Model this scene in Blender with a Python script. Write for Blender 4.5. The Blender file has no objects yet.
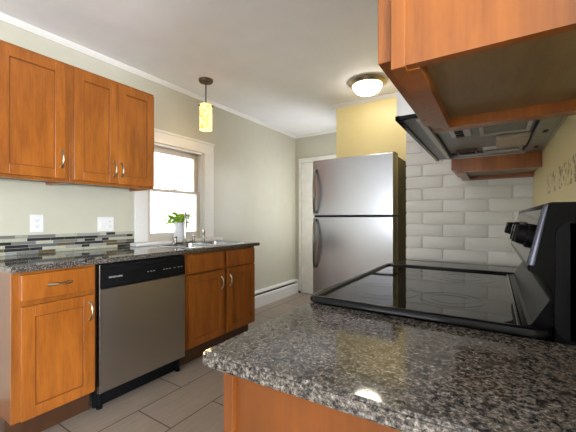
import bpy, bmesh, math, random
from mathutils import Vector, Matrix
random.seed(7)
S = bpy.context.scene
C = S.collection
PI = math.pi

# ------------------------------------------------------------------ camera, world, lights, exposure
YAW = math.atan(206/320)
cam_d = bpy.data.cameras.new('camera'); cam = bpy.data.objects.new('camera', cam_d); C.objects.link(cam)
cam_d.sensor_width = 36; cam_d.lens = 20.0; cam_d.shift_y = 2.5/576; cam_d.clip_start = .02
cam.location = (0, 0, 1.12); cam.rotation_euler = (PI/2, 0, YAW)
S.camera = cam

W = bpy.data.worlds.new('world'); S.world = W; W.use_nodes = True
W.node_tree.nodes['Background'].inputs[0].default_value = (.93, .96, 1, 1)
W.node_tree.nodes['Background'].inputs[1].default_value = 3.0

def area(name, loc, rot, sx, sy, power, col):
    d = bpy.data.lights.new(name, 'AREA'); d.shape = 'RECTANGLE'; d.size = sx; d.size_y = sy
    d.energy = power; d.color = col
    o = bpy.data.objects.new(name, d); C.objects.link(o); o.location = loc; o.rotation_euler = rot
    return o
# area lights just inside windows; rear and side lamps and windows are added fill
area('added_fill_rear_window', (-1.5, -4.30, 1.05), (PI/2+1.0, 0, 0), 1.7, .7, 20, (.88, .94, 1))
area('added_fill_side_window', (4.92, -2.3, .98), (0, PI/2+.70, 0), .8, 1.7, 430, (.88, .94, 1))
area('daylight_hall_window', (-1.50, 3.75, 1.4), (0, PI/2, 0), 1.1, .5, 4.5, (.95, .97, 1))

S.view_settings.view_transform = 'Standard'; S.view_settings.look = 'None'
S.view_settings.gamma = 1; S.view_settings.use_curve_mapping = False
S.view_settings.exposure = 0.86

# ------------------------------------------------------------------ materials
def newmat(name):
    m = bpy.data.materials.new(name); m.use_nodes = True
    nt = m.node_tree; return m, nt, nt.nodes['Principled BSDF']
def N(nt, t, **k):
    n = nt.nodes.new(t)
    for a, b in k.items(): setattr(n, a, b)
    return n
def coords(nt, scale, world=True):
    tc = N(nt, 'ShaderNodeTexCoord'); mp = N(nt, 'ShaderNodeMapping')
    if world:
        g = N(nt, 'ShaderNodeNewGeometry'); nt.links.new(g.outputs['Position'], mp.inputs[0])
    else: nt.links.new(tc.outputs['Object'], mp.inputs[0])
    mp.inputs['Scale'].default_value = scale
    return mp.outputs[0]
def ramp(nt, fac, stops, interp='LINEAR'):
    r = N(nt, 'ShaderNodeValToRGB'); r.color_ramp.interpolation = interp
    el = r.color_ramp.elements
    while len(el) < len(stops): el.new(.5)
    for e, (p, c) in zip(el, stops): e.position = p; e.color = (*c, 1)
    nt.links.new(fac, r.inputs[0]); return r.outputs[0]
def bump(nt, bs, h, strength, dist=.01):
    b = N(nt, 'ShaderNodeBump'); b.inputs['Strength'].default_value = strength; b.inputs['Distance'].default_value = dist
    nt.links.new(h, b.inputs['Height']); nt.links.new(b.outputs[0], bs.inputs['Normal'])
def noise(nt, vec, scale, detail=4, rough=.55):
    n = N(nt, 'ShaderNodeTexNoise'); n.inputs['Scale'].default_value = scale
    n.inputs['Detail'].default_value = detail; n.inputs['Roughness'].default_value = rough
    nt.links.new(vec, n.inputs['Vector']); return n.outputs['Fac']
def plain(name, col, rough=.5, metal=0, vary=.06, bumpy=0, nscale=30, spec=.5):
    m, nt, b = newmat(name)
    v = coords(nt, (1, 1, 1)); f = noise(nt, v, nscale)
    lo = tuple(c*(1-vary) for c in col); hi = tuple(min(1, c*(1+vary)) for c in col)
    nt.links.new(ramp(nt, f, [(.3, lo), (.7, hi)]), b.inputs['Base Color'])
    b.inputs['Roughness'].default_value = rough; b.inputs['Metallic'].default_value = metal
    b.inputs['Specular IOR Level'].default_value = spec
    if bumpy: bump(nt, b, f, bumpy)
    return m
def wood(name, a, b_, scale=(5, 5, .9), rough=.32):
    m, nt, b = newmat(name)
    v = coords(nt, scale)
    f1 = noise(nt, v, 3.2, 8, .62)
    v2 = coords(nt, (scale[0]*9, scale[1]*9, scale[2]*3)); f2 = noise(nt, v2, 3, 4)
    mx = N(nt, 'ShaderNodeMath', operation='MULTIPLY_ADD'); nt.links.new(f2, mx.inputs[0]); mx.inputs[1].default_value = .35; nt.links.new(f1, mx.inputs[2])
    mid = tuple((x+y)/2 for x, y in zip(a, b_))
    nt.links.new(ramp(nt, mx.outputs[0], [(.45, a), (.68, mid), (.9, b_)]), b.inputs['Base Color'])
    b.inputs['Roughness'].default_value = rough; b.inputs['Coat Weight'].default_value = .25; b.inputs['Coat Roughness'].default_value = .2
    bump(nt, b, f2, .04)
    return m
M = {}
M['wood'] = wood('honey_maple', (.205, .056, .006), (.41, .128, .015))
M['wood_frame_shade'] = wood('honey_maple_frame_shade', (.19, .055, .006), (.33, .105, .013))  # darker copy of the maple, with the shade of the door gaps in its colour
M['wood_panel'] = wood('reddish_maple_veneer', (.125, .034, .004), (.195, .055, .007))
M['wood_groove_shade'] = wood('honey_maple_groove_shade', (.16, .045, .006), (.22, .065, .012))  # dark strips that paint the shadow line around the door panels
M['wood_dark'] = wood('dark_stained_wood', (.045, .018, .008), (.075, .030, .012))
M['ply'] = wood('plywood', (.20, .130, .062), (.30, .205, .105), (9, 1.2, 9), .5)
M['wall'] = plain('greige_paint', (.50, .485, .40), .34, vary=.02, bumpy=.03, nscale=9)
M['wall_yellow'] = plain('yellow_paint', (.80, .675, .34), .4, vary=.02, nscale=9)
M['ceiling'] = plain('ceiling_paint', (.92, .93, .97), .7, vary=.02, nscale=6)
M['trim'] = plain('white_gloss_paint', (.74, .73, .71), .3, vary=.015)
M['sash'] = plain('tan_sash_paint', (.60, .545, .48), .35, vary=.03)  # tanner and darker than the casing
M['trim_old'] = plain('worn_white_paint', (.70, .69, .65), .4, vary=.06, nscale=14)
M['white_plastic'] = plain('white_plastic', (.72, .72, .72), .35, vary=.01)
M['dark_slot'] = plain('dark_slot', (.03, .03, .03), .6)
M['black_gloss'] = plain('black_enamel', (.006, .006, .007), .12, vary=.1, spec=.14)
M['black_plastic'] = plain('black_plastic', (.008, .008, .009), .45, vary=.1, spec=.08)
M['black_satin'] = plain('black_satin_metal', (.007, .007, .008), .22, vary=.1, spec=.06)
M['chrome'] = plain('brushed_nickel', (.42, .40, .37), .22, 1, vary=.08)
M['nickel_dark'] = plain('antique_nickel', (.36, .31, .22), .33, 1, vary=.15)
M['sink_steel'] = plain('sink_steel', (.46, .46, .47), .25, 1)
M['handle_steel'] = plain('dark_satin_steel', (.30, .30, .31), .25, 1, vary=.05)
M['edge_highlight'] = plain('edge_highlight_metal', (.06, .06, .075), .2, 1)  # for the strip that draws a highlight on the backguard edge
M['bronze'] = plain('bronze', (.11, .085, .055), .38, .8)
M['brass_rim'] = plain('brushed_nickel_rim', (.52, .42, .27), .25, 1)
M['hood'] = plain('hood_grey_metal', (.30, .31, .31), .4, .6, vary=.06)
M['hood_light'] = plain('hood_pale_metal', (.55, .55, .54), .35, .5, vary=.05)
M['lens'] = plain('hood_lamp_lens', (.62, .55, .42), .3)
M['label_white'] = plain('pale_print', (.62, .62, .62), .4)
M['pot'] = plain('white_ceramic', (.75, .76, .80), .25, vary=.02)
M['soil'] = plain('potting_soil', (.05, .035, .025), .9, vary=.3, bumpy=.5, nscale=80)

def steel(name, col, rough):
    m, nt, b = newmat(name)
    f = noise(nt, coords(nt, (2, 2, 260)), 3, 3)
    g = noise(nt, coords(nt, (1.5, 1.5, .5)), 2, 2)
    nt.links.new(ramp(nt, f, [(.3, tuple(c*.94 for c in col)), (.7, col)]), b.inputs['Base Color'])
    nt.links.new(ramp(nt, g, [(.3, (rough*.9,)*3), (.7, (rough*1.15,)*3)]), b.inputs['Roughness'])
    b.inputs['Metallic'].default_value = 1; b.inputs['Anisotropic'].default_value = .4
    bump(nt, b, f, .015)
    return m
M['steel'] = steel('stainless_steel', (.36, .36, .38), .25)
M['steel_warm'] = steel('dishwasher_steel', (.50, .475, .45), .30)

def granite():
    m, nt, b = newmat('speckled_granite')
    v = coords(nt, (1, 1, 1))
    warp = N(nt, 'ShaderNodeTexNoise'); warp.inputs['Scale'].default_value = 60; warp.inputs['Detail'].default_value = 3
    nt.links.new(v, warp.inputs['Vector'])
    mixv = N(nt, 'ShaderNodeMix', data_type='VECTOR'); mixv.inputs[0].default_value = .012
    nt.links.new(v, mixv.inputs[4]); nt.links.new(warp.outputs['Color'], mixv.inputs[5])
    n1 = noise(nt, mixv.outputs[1], 165, 5, .78)
    base = ramp(nt, n1, [(.37, (.012, .012, .015)), (.44, (.05, .047, .046)), (.50, (.118, .098, .080)), (.57, (.185, .163, .140)), (.66, (.36, .35, .345))])
    big = noise(nt, v, 75, 5, .65)
    spots = ramp(nt, big, [(.38, (.12, .12, .13)), (.50, (1, 1, 1))])
    mul = N(nt, 'ShaderNodeMix', data_type='RGBA', blend_type='MULTIPLY'); mul.inputs[0].default_value = .85
    nt.links.new(base, mul.inputs[6]); nt.links.new(spots, mul.inputs[7])
    fine = noise(nt, v, 420, 3)
    ov = N(nt, 'ShaderNodeMix', data_type='RGBA', blend_type='OVERLAY'); ov.inputs[0].default_value = .5
    nt.links.new(mul.outputs[2], ov.inputs[6]); nt.links.new(fine, ov.inputs[7])
    nt.links.new(ov.outputs[2], b.inputs['Base Color'])
    b.inputs['Roughness'].default_value = .06
    return m
M['granite'] = granite()

def floor_mat():
    m, nt, b = newmat('taupe_floor_tile')
    g = N(nt, 'ShaderNodeNewGeometry'); mp = N(nt, 'ShaderNodeMapping')
    nt.links.new(g.outputs['Position'], mp.inputs[0])
    mp.inputs['Rotation'].default_value = (0, 0, PI/2)       # long side of the tiles along y
    mp.inputs['Location'].default_value = (1.402, 1.745, 0)
    br = N(nt, 'ShaderNodeTexBrick'); br.offset = .5
    nt.links.new(mp.outputs[0], br.inputs['Vector'])
    br.inputs['Scale'].default_value = 1; br.inputs['Brick Width'].default_value = .61; br.inputs['Row Height'].default_value = .295
    br.inputs['Mortar Size'].default_value = .004; br.inputs['Mortar Smooth'].default_value = .1
    br.inputs['Color1'].default_value = (.31, .255, .210, 1); br.inputs['Color2'].default_value = (.36, .295, .245, 1); br.inputs['Mortar'].default_value = (.07, .055, .045, 1)
    f = noise(nt, coords(nt, (6, 1.2, 1)), 6, 6, .6)
    mx = N(nt, 'ShaderNodeMix', data_type='RGBA', blend_type='MULTIPLY'); mx.inputs[0].default_value = 1
    nt.links.new(br.outputs['Color'], mx.inputs[6]); nt.links.new(ramp(nt, f, [(.3, (.86, .86, .86)), (.7, (1.08, 1.07, 1.06))]), mx.inputs[7])
    nt.links.new(mx.outputs[2], b.inputs['Base Color'])
    b.inputs['Roughness'].default_value = .42
    inv = N(nt, 'ShaderNodeMath', operation='SUBTRACT'); inv.inputs[0].default_value = 1; nt.links.new(br.outputs['Fac'], inv.inputs[1])
    bump(nt, b, inv.outputs[0], .3, .003)
    return m
M['floor'] = floor_mat()

def brick_mat():
    m, nt, b = newmat('white_painted_brick')
    f = noise(nt, coords(nt, (1, 1, 1)), 45, 6, .65); g = noise(nt, coords(nt, (1, 1, 1)), 5, 3)
    nt.links.new(ramp(nt, g, [(.3, (.64, .63, .59)), (.7, (.72, .71, .67))]), b.inputs['Base Color'])
    b.inputs['Roughness'].default_value = .5; bump(nt, b, f, .35, .004)
    return m
M['brick'] = brick_mat()

def yellow_stained():
    # yellow paint with torn brown glue marks left on the wall above the stove
    m, nt, b = newmat('yellow_paint_with_glue_marks')
    g = N(nt, 'ShaderNodeNewGeometry'); sp = N(nt, 'ShaderNodeSeparateXYZ'); nt.links.new(g.outputs['Position'], sp.inputs[0])
    def band(out, c, w):
        a = N(nt, 'ShaderNodeMath', operation='SUBTRACT'); nt.links.new(out, a.inputs[0]); a.inputs[1].default_value = c
        d = N(nt, 'ShaderNodeMath', operation='ABSOLUTE'); nt.links.new(a.outputs[0], d.inputs[0])
        e = N(nt, 'ShaderNodeMath', operation='LESS_THAN'); nt.links.new(d.outputs[0], e.inputs[0]); e.inputs[1].default_value = w
        return e.outputs[0]
    n = noise(nt, coords(nt, (1, 1, 1)), 38, 5, .7)
    t = N(nt, 'ShaderNodeMath', operation='GREATER_THAN'); nt.links.new(n, t.inputs[0]); t.inputs[1].default_value = .54
    p = N(nt, 'ShaderNodeMath', operation='MULTIPLY'); nt.links.new(band(sp.outputs[1], 1.17, .25), p.inputs[0]); nt.links.new(band(sp.outputs[2], 1.235, .032), p.inputs[1])
    q = N(nt, 'ShaderNodeMath', operation='MULTIPLY'); nt.links.new(p.outputs[0], q.inputs[0]); nt.links.new(t.outputs[0], q.inputs[1])
    mx = N(nt, 'ShaderNodeMix', data_type='RGBA'); nt.links.new(q.outputs[0], mx.inputs[0])
    mx.inputs[6].default_value = (.80, .675, .34, 1); mx.inputs[7].default_value = (.24, .20, .10, 1)
    nt.links.new(mx.outputs[2], b.inputs['Base Color']); b.inputs['Roughness'].default_value = .4
    return m
M['wall_yellow_marks'] = yellow_stained()

def glass_pane():
    m, nt, b = newmat('window_glass'); nt.nodes.remove(b)
    tr = N(nt, 'ShaderNodeBsdfTransparent'); gl = N(nt, 'ShaderNodeBsdfGlossy'); gl.inputs['Roughness'].default_value = .02
    fr = N(nt, 'ShaderNodeFresnel'); fr.inputs[0].default_value = 1.45
    mx = N(nt, 'ShaderNodeMixShader'); nt.links.new(fr.outputs[0], mx.inputs[0]); nt.links.new(tr.outputs[0], mx.inputs[1]); nt.links.new(gl.outputs[0], mx.inputs[2])
    nt.links.new(mx.outputs[0], nt.nodes['Material Output'].inputs[0]); return m
M['glass'] = glass_pane()
def cook_glass():
    m, nt, b = newmat('black_ceramic_glass')
    f = noise(nt, coords(nt, (1, 1, 1)), 300, 2)
    nt.links.new(ramp(nt, f, [(.4, (.006, .006, .007)), (.75, (.016, .016, .017))]), b.inputs['Base Color'])
    b.inputs['Roughness'].default_value = .035; b.inputs['IOR'].default_value = 1.45
    return m
M['cook_glass'] = cook_glass()
def lampglass(name, lo, hi, strength, scale):
    m, nt, b = newmat(name)
    f = noise(nt, coords(nt, (1, 1, 1)), scale, 4)
    c = ramp(nt, f, [(.35, lo), (.62, hi)])
    nt.links.new(c, b.inputs['Base Color']); nt.links.new(c, b.inputs['Emission Color'])
    b.inputs['Emission Strength'].default_value = strength; b.inputs['Roughness'].default_value = .3
    return m
M['shade'] = lampglass('amber_art_glass', (.62, .33, .06), (1, .76, .34), .85, 26)
M['dome'] = lampglass('opal_glass', (1, .90, .74), (1, .93, .80), 9, 5)
def leafmat():
    m, nt, b = newmat('lime_leaf')
    f = noise(nt, coords(nt, (1, 1, 1)), 40, 3)
    c = ramp(nt, f, [(.3, (.34, .56, .03)), (.7, (.55, .75, .10))])
    nt.links.new(c, b.inputs['Base Color']); b.inputs['Roughness'].default_value = .4
    t = N(nt, 'ShaderNodeBsdfTranslucent'); nt.links.new(c, t.inputs[0])
    mx = N(nt, 'ShaderNodeMixShader'); mx.inputs[0].default_value = .45
    nt.links.new(b.outputs[0], mx.inputs[1]); nt.links.new(t.outputs[0], mx.inputs[2]); nt.links.new(mx.outputs[0], nt.nodes['Material Output'].inputs[0])
    return m
M['leaf'] = leafmat()
TILES = [plain('mosaic_charcoal', (.030, .028, .030), .12), plain('mosaic_cream', (.40, .40, .31), .2), plain('mosaic_grey', (.17, .17, .16), .2),
         plain('mosaic_pale', (.28, .29, .265), .12), plain('mosaic_brown', (.11, .085, .045), .15), plain('mosaic_steel_blue', (.11, .115, .125), .12)]
M['grout'] = plain('mosaic_grout', (.30, .30, .26), .8)
M['outside'] = plain('outside_wall', (.80, .80, .80), .8)

# ------------------------------------------------------------------ mesh helpers
ORG = {}
def link(name, bm, mat, parent=None, smooth=False, label=None, kind=None):
    """one mesh object; verts are given in world coordinates, the origin goes to the mesh's own centre"""
    bmesh.ops.recalc_face_normals(bm, faces=bm.faces[:])
    me = bpy.data.meshes.new(name)
    xs = [v.co for v in bm.verts]
    lo = Vector((min(v.x for v in xs), min(v.y for v in xs), min(v.z for v in xs))); hi = Vector((max(v.x for v in xs), max(v.y for v in xs), max(v.z for v in xs)))
    ctr = (lo+hi)/2
    if parent is None: ctr.z = lo.z
    for v in bm.verts: v.co -= ctr
    bm.to_mesh(me); bm.free()
    for m in (mat if isinstance(mat, list) else [mat]): me.materials.append(M[m] if isinstance(m, str) else m)
    o = bpy.data.objects.new(name, me); C.objects.link(o)
    if smooth:
        for p in me.polygons: p.use_smooth = True
        if smooth == 'auto':
            me.set_sharp_from_angle(angle=math.radians(35))
    ORG[o.name] = ctr
    if parent: o.parent = parent; o.location = ctr - ORG[parent.name]
    else: o.location = ctr
    if label: o['label'] = label
    if kind: o['kind'] = kind
    return o
def thing(name, loc, label, cat, group=None):
    o = bpy.data.objects.new(name, None); C.objects.link(o); o.location = loc; o.empty_display_size = .1
    ORG[o.name] = Vector(loc); o['label'] = label; o['category'] = cat
    if group: o['group'] = group
    return o
def tag(o, label, cat, group=None):
    o['label'] = label; o['category'] = cat
    if group: o['group'] = group
    return o
def struct(name, bm, mat, parent=None, smooth=False, label=None):
    o = link(name, bm, mat, parent, smooth)
    if not parent:
        o['kind'] = 'structure'
        if label: o['label'] = label
    return o
def structroot(name, loc, label):
    o = bpy.data.objects.new(name, None); C.objects.link(o); o.location = loc; ORG[o.name] = Vector(loc); o['kind'] = 'structure'; o['label'] = label
    return o
def B(): return bmesh.new()
def box(bm, x0, x1, y0, y1, z0, z1, bev=0, seg=2, mi=0):
    if x0 > x1: x0, x1 = x1, x0
    if y0 > y1: y0, y1 = y1, y0
    if z0 > z1: z0, z1 = z1, z0
    t = bmesh.new()
    bmesh.ops.create_cube(t, size=1)
    for v in t.verts: v.co = Vector(((x0+x1)/2+v.co.x*(x1-x0), (y0+y1)/2+v.co.y*(y1-y0), (z0+z1)/2+v.co.z*(z1-z0)))
    if bev: bmesh.ops.bevel(t, geom=t.edges[:], offset=bev, segments=seg, affect='EDGES', profile=.5)
    for f in t.faces: f.material_index = mi
    me = bpy.data.meshes.new('tmp'); t.to_mesh(me); t.free(); bm.from_mesh(me); bpy.data.meshes.remove(me)
    return bm
def loft(bm, loops, cap0=True, cap1=True, closed=True, mi=0):
    rows = [[bm.verts.new(p) for p in L] for L in loops]
    n = len(rows[0])
    for a, b in zip(rows, rows[1:]):
        for i in range(n if closed else n-1):
            f = bm.faces.new((a[i], a[(i+1) % n], b[(i+1) % n], b[i])); f.material_index = mi
    if cap0: bm.faces.new(rows[0][::-1]).material_index = mi
    if cap1: bm.faces.new(rows[-1]).material_index = mi
    return bm
def prism(bm, poly, axis, a, b, mi=0):
    """extrude a 2D polygon along an axis: axis 'z' poly is (x,y); 'y' poly is (x,z); 'x' poly is (y,z)"""
    def P(p, t):
        return (p[0], p[1], t) if axis == 'z' else (p[0], t, p[1]) if axis == 'y' else (t, p[0], p[1])
    return loft(bm, [[P(p, a) for p in poly], [P(p, b) for p in poly]], mi=mi)
def lathe(bm, prof, c, n=24, axis='z', cap=True):
    loops = []
    for r, h in prof:
        L = []
        for i in range(n):
            a = 2*PI*i/n; u, v = r*math.cos(a), r*math.sin(a)
            L.append((c[0]+u, c[1]+v, c[2]+h) if axis == 'z' else (c[0]+h, c[1]+u, c[2]+v) if axis == 'x' else (c[0]+u, c[1]+h, c[2]+v))
        loops.append(L)
    return loft(bm, loops, cap, cap)
def tube(bm, path, r, n=10, flat=1.0):
    path = [Vector(p) for p in path]; loops = []
    up = Vector((0, 0, 1))
    for i, p in enumerate(path):
        d = (path[min(i+1, len(path)-1)] - path[max(i-1, 0)]).normalized()
        ref = up if abs(d.dot(up)) < .95 else Vector((1, 0, 0))
        if i == 0: s = d.cross(ref).normalized()
        else:
            s = (s - d*s.dot(d)).normalized()
        t = d.cross(s)
        rr = r[i] if isinstance(r, (list, tuple)) else r
        loops.append([p + s*math.cos(2*PI*k/n)*rr + t*math.sin(2*PI*k/n)*rr*flat for k in range(n)])
    return loft(bm, loops)
def rrect(x0, x1, y0, y1, r, z, n=6):
    L = []
    for cx, cy, a0 in ((x1-r, y1-r, 0), (x0+r, y1-r, PI/2), (x0+r, y0+r, PI), (x1-r, y0+r, 1.5*PI)):
        for i in range(n+1):
            a = a0+PI/2*i/n; L.append((cx+r*math.cos(a), cy+r*math.sin(a), z))
    return L
def ring_slab(bm, x0, x1, y0, y1, hx0, hx1, hy0, hy1, z0, z1):
    out = [(x0, y0), (x1, y0), (x1, y1), (x0, y1)]; inn = [(hx0, hy0), (hx1, hy0), (hx1, hy1), (hx0, hy1)]
    return loft(bm, [[(*p, z0) for p in inn], [(*p, z0) for p in out], [(*p, z1) for p in out], [(*p, z1) for p in inn], [(*p, z0) for p in inn]], False, False)
def text(name, s, size, loc, rot, mat, parent, ext=.0004, sx=1):
    cu = bpy.data.curves.new('t', 'FONT'); cu.body = s; cu.size = size; cu.extrude = ext; cu.align_x = 'CENTER'; cu.align_y = 'CENTER'
    o = bpy.data.objects.new('t', cu); C.objects.link(o)
    me = bpy.data.meshes.new_from_object(o.evaluated_get(bpy.context.evaluated_depsgraph_get()))
    bpy.data.objects.remove(o); bm = bmesh.new(); bm.from_mesh(me)
    bmesh.ops.scale(bm, vec=(sx, 1, 1), verts=bm.verts[:])
    bmesh.ops.rotate(bm, matrix=rot, verts=bm.verts[:]); bmesh.ops.translate(bm, vec=loc, verts=bm.verts[:])
    return link(name, bm, mat, parent)

# ------------------------------------------------------------------ the setting
XL, XR, YB, YS, CH = -2.549, .155, 4.171, 3.28, 2.375
YR, XE = -4.6, 5.2                    # room behind the camera
ZC = .889                             # counter height
bm = B(); box(bm, XL-.2, XE+.2, YR-.2, YB+.2, -.1, 0); struct('floor', bm, 'floor')
bm = B(); box(bm, XL-.2, XE+.2, YR-.2, YB+.2, CH, CH+.1); struct('ceiling', bm, 'ceiling')
WY0, WY1, WZ0, WZ1 = 1.68, 2.325, .905, 1.80
bm = B()                              # left wall with the window opening
for a in ((YR-.2, WY0, 0, CH), (WY1, YB+.2, 0, CH), (WY0, WY1, 0, WZ0), (WY0, WY1, WZ1, CH)): box(bm, XL-.16, XL, *a)
struct('wall_left', bm, 'wall')
bm = B(); box(bm, XL-.16, -1.3, YB, YB+.12, 0, CH); struct('wall_back', bm, 'wall')
bm = B()                              # closet front, painted yellow, behind the refrigerator
box(bm, -1.472, .3, YS, YS+.1, 0, CH); struct('wall_closet', bm, 'wall_yellow')
bm = B()                              # closet side towards the hall, with a window lighting the hall
for a in ((YS+.1, 3.48, 0, CH), (4.02, YB+.12, 0, CH), (3.48, 4.02, 0, .8), (3.48, 4.02, 1.98, CH)): box(bm, -1.472, -1.372, *a)
struct('wall_hall', bm, 'wall')
bm = B(); box(bm, XR, XR+.1, .385, 2.0, 0, CH); struct('wall_right', bm, 'wall_yellow_marks')
bm = B(); box(bm, XR+.1, XE+.2, .385, .485, 0, CH); struct('wall_partition', bm, 'wall')
bm = B()
RW = ((-2.4, -.6),)  # unseen rear window opening, added to let daylight in
for a in ((XL-.16, -2.4), (-.6, XE+.2)): box(bm, *a, YR-.15, YR, 0, CH)
for a in RW: box(bm, *a, YR-.15, YR, 0, .75); box(bm, *a, YR-.15, YR, 2.15, CH)
struct('wall_rear', bm, 'wall')
bm = B()
for a in ((YR-.15, -3.2, 0, CH), (-1.4, .5, 0, CH), (-3.2, -1.4, 0, .75), (-3.2, -1.4, 2.15, CH)): box(bm, XE, XE+.15, *a)  # unseen side window opening, added to light the left cabinets
struct('wall_far_right', bm, 'wall')
w = structroot('window_3', (XE+.08, -2.3, .75), 'invented white framed window in the unseen side wall behind the camera, added to let daylight in')
bm = B()
for a in ((-3.2, -1.4, .75, .80), (-3.2, -1.4, 2.10, 2.15), (-3.2, -3.15, .80, 2.10), (-2.33, -2.27, .80, 2.10), (-1.45, -1.4, .80, 2.10)): box(bm, XE+.05, XE+.10, *a)
struct('window_frame', bm, 'trim', w)
for i, (a, b) in enumerate(RW):
    w = structroot('window_%d' % (i+2), ((a+b)/2, YR-.08, .75), 'invented white framed window in the unseen wall behind the camera, added to let daylight in')
    bm = B(); prism(bm, [(a, .75), (b, .75), (b, .80), (a, .80)], 'y', YR-.10, YR-.05); prism(bm, [(a, 2.10), (b, 2.10), (b, 2.15), (a, 2.15)], 'y', YR-.10, YR-.05)
    for x in (a, (a+b)/2-.025, b-.05): box(bm, x, x+.05, YR-.10, YR-.05, .80, 2.10)
    struct('window_frame', bm, 'trim', w)
w = structroot('window_4', (-1.42, 3.75, .8), 'white framed window at the side of the hall')
bm = B(); box(bm, -1.45, -1.40, 3.48, 4.02, .80, .85); box(bm, -1.45, -1.40, 3.48, 4.02, 1.93, 1.98); box(bm, -1.45, -1.40, 3.48, 3.52, .85, 1.93); box(bm, -1.45, -1.40, 3.98, 4.02, .85, 1.93)
struct('window_frame', bm, 'trim', w)

# brick chimney breast: mortar core with every painted brick standing proud
BY = 1.89
bm = B(); box(bm, -.418, .40, BY+.0065, YS, 0, CH)
k = 0; z = ZC - 13*.066
while z < CH-.01:
    off = 0 if k % 2 else .1025
    z1 = min(z+.066, CH); zz0 = max(z, 0)
    x = -.4352 - off
    while x < XR+.05:
        a, b = max(x, -.424), min(x+.205, .28)
        if b-a > .02 and z1-zz0 > .02: 
            j = random.uniform(-.0012, .0012)
            box(bm, a+.0030, b-.0030, BY+j, BY+.04, zz0+.0030, z1-.0030, .004, 2)
        x += .205
    z += .066; k += 1
SIDE = B(); box(SIDE, -.426, -.4175, BY+.042, YS, 0, CH)
struct('wall_chimney', bm, 'brick', smooth='auto', label='white painted brick chimney wall behind the stove')
struct('wall_chimney_side', SIDE, 'wall_yellow')

# crown moulding
def crown(name, p0, p1, n):
    """profile run along p0-p1, n = direction into the room"""
    prof = [(0, -.036), (.005, -.036), (.008, -.030), (.016, -.020), (.022, -.010), (.025, -.007), (.025, 0), (0, 0)]
    bm = B(); loft(bm, [[(p[0]+n[0]*d, p[1]+n[1]*d, CH+h) for d, h in prof] for p in (p0, p1)])
    struct(name, bm, 'trim')
crown('trim_1', (XL, YR), (XL, YB), (1, 0)); crown('trim_2', (XL, YB), (-1.472, YB), (0, -1))
crown('trim_3', (-1.508, YS), (-.417, YS), (0, -1)); crown('trim_4', (-1.472, YS), (-1.472, YB), (-1, 0))

# the window over the sink
w1 = structroot('window_1', (XL, 2.0, WZ0), 'white double hung window over the sink')
bm = B()
for a in ((1.562, WY0, ZC+.03, 1.80), (WY1, 2.455, ZC+.03, 1.80)): box(bm, XL, XL+.022, *a, .003)
box(bm, XL, XL+.022, 1.562, 2.455, 1.80, 1.91, .003); box(bm, XL, XL+.030, 1.555, 2.462, 1.895, 1.918, .004)
struct('window_casing', bm, 'trim', w1)
bm = B()                              # jamb lining and stops
for a in ((WY0-.001, WY0+.008), (WY1-.012, WY1+.001)): box(bm, XL-.155, XL+.003, *a, WZ0, WZ1)
box(bm, XL-.155, XL+.003, WY0, WY1, WZ1-.02, WZ1+.001); box(bm, XL-.155, XL, WY0, WY1, WZ0, WZ0+.012)
box(bm, XL-.022, XL-.008, WY0, WY0+.016, WZ0, WZ1-.02); box(bm, XL-.022, XL-.008, WY1-.022, WY1, WZ0, WZ1-.02)
struct('window_jamb', bm, 'trim', w1)
def sash(x, y0, y1, z0, z1, st, rb, rt, nm):
    bm = B()
    for a in ((y0, y0+st, z0, z1), (y1-st, y1, z0, z1), (y0+st, y1-st, z0, z0+rb), (y0+st, y1-st, z1-rt, z1)): box(bm, x-.032, x, *a, .003)
    s = struct(nm, bm, 'sash', w1)
    bm = B(); box(bm, x-.018, x-.014, y0+st-.005, y1-st+.005, z0+rb-.005, z1-rt+.005); struct('pane', bm, 'glass', s)
    return s
lo = sash(XL-.024, WY0+.008, WY1-.014, WZ0+.012, 1.392, .046, .072, .026, 'lower_sash')
up = sash(XL-.062, WY0+.008, WY1-.014, 1.366, WZ1-.02, .046, .026, .048, 'upper_sash')
bm = B(); box(bm, XL-.05, XL-.030, 1.97, 2.03, 1.392, 1.402, .002); lathe(bm, [(.008, 0), (.010, .006), (.004, .014)], (XL-.036, 2.0, 1.402), 10)
struct('sash_lock', bm, 'trim_old', lo)
bm = B(); box(bm, XL-.024, XL+.100, 1.525, 2.52, .8895, .9165, .006); struct('window_sill', bm, 'trim', w1)

# mosaic strip behind the counter
bm = B(); Z0, Z1, nr = ZC+.001, 1.013, 6
box(bm, XL, XL+.006, -.2, 1.562, Z0, Z1, mi=6)
rh = (Z1-Z0)/nr
for r in range(nr):
    y = -.2 + random.uniform(-.12, 0)
    while y < 1.56:
        L = random.choice([.05, .075, .10, .12, .15])*random.uniform(.9, 1.1)
        a, b = max(y, -.2), min(y+L, 1.560)
        if b-a > .008:
            mi = random.choices([0, 1, 2, 3, 4, 5], [.36, .28, .14, .08, .08, .06])[0]
            box(bm, XL+.005, XL+.0095, a+.0012, b-.0012, Z0+r*rh+.0012, Z0+(r+1)*rh-.0012, mi=mi)
        y += L
struct('trim_backsplash', bm, TILES+['grout'], label='mosaic tile strip between the left countertop and the wall')

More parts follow.
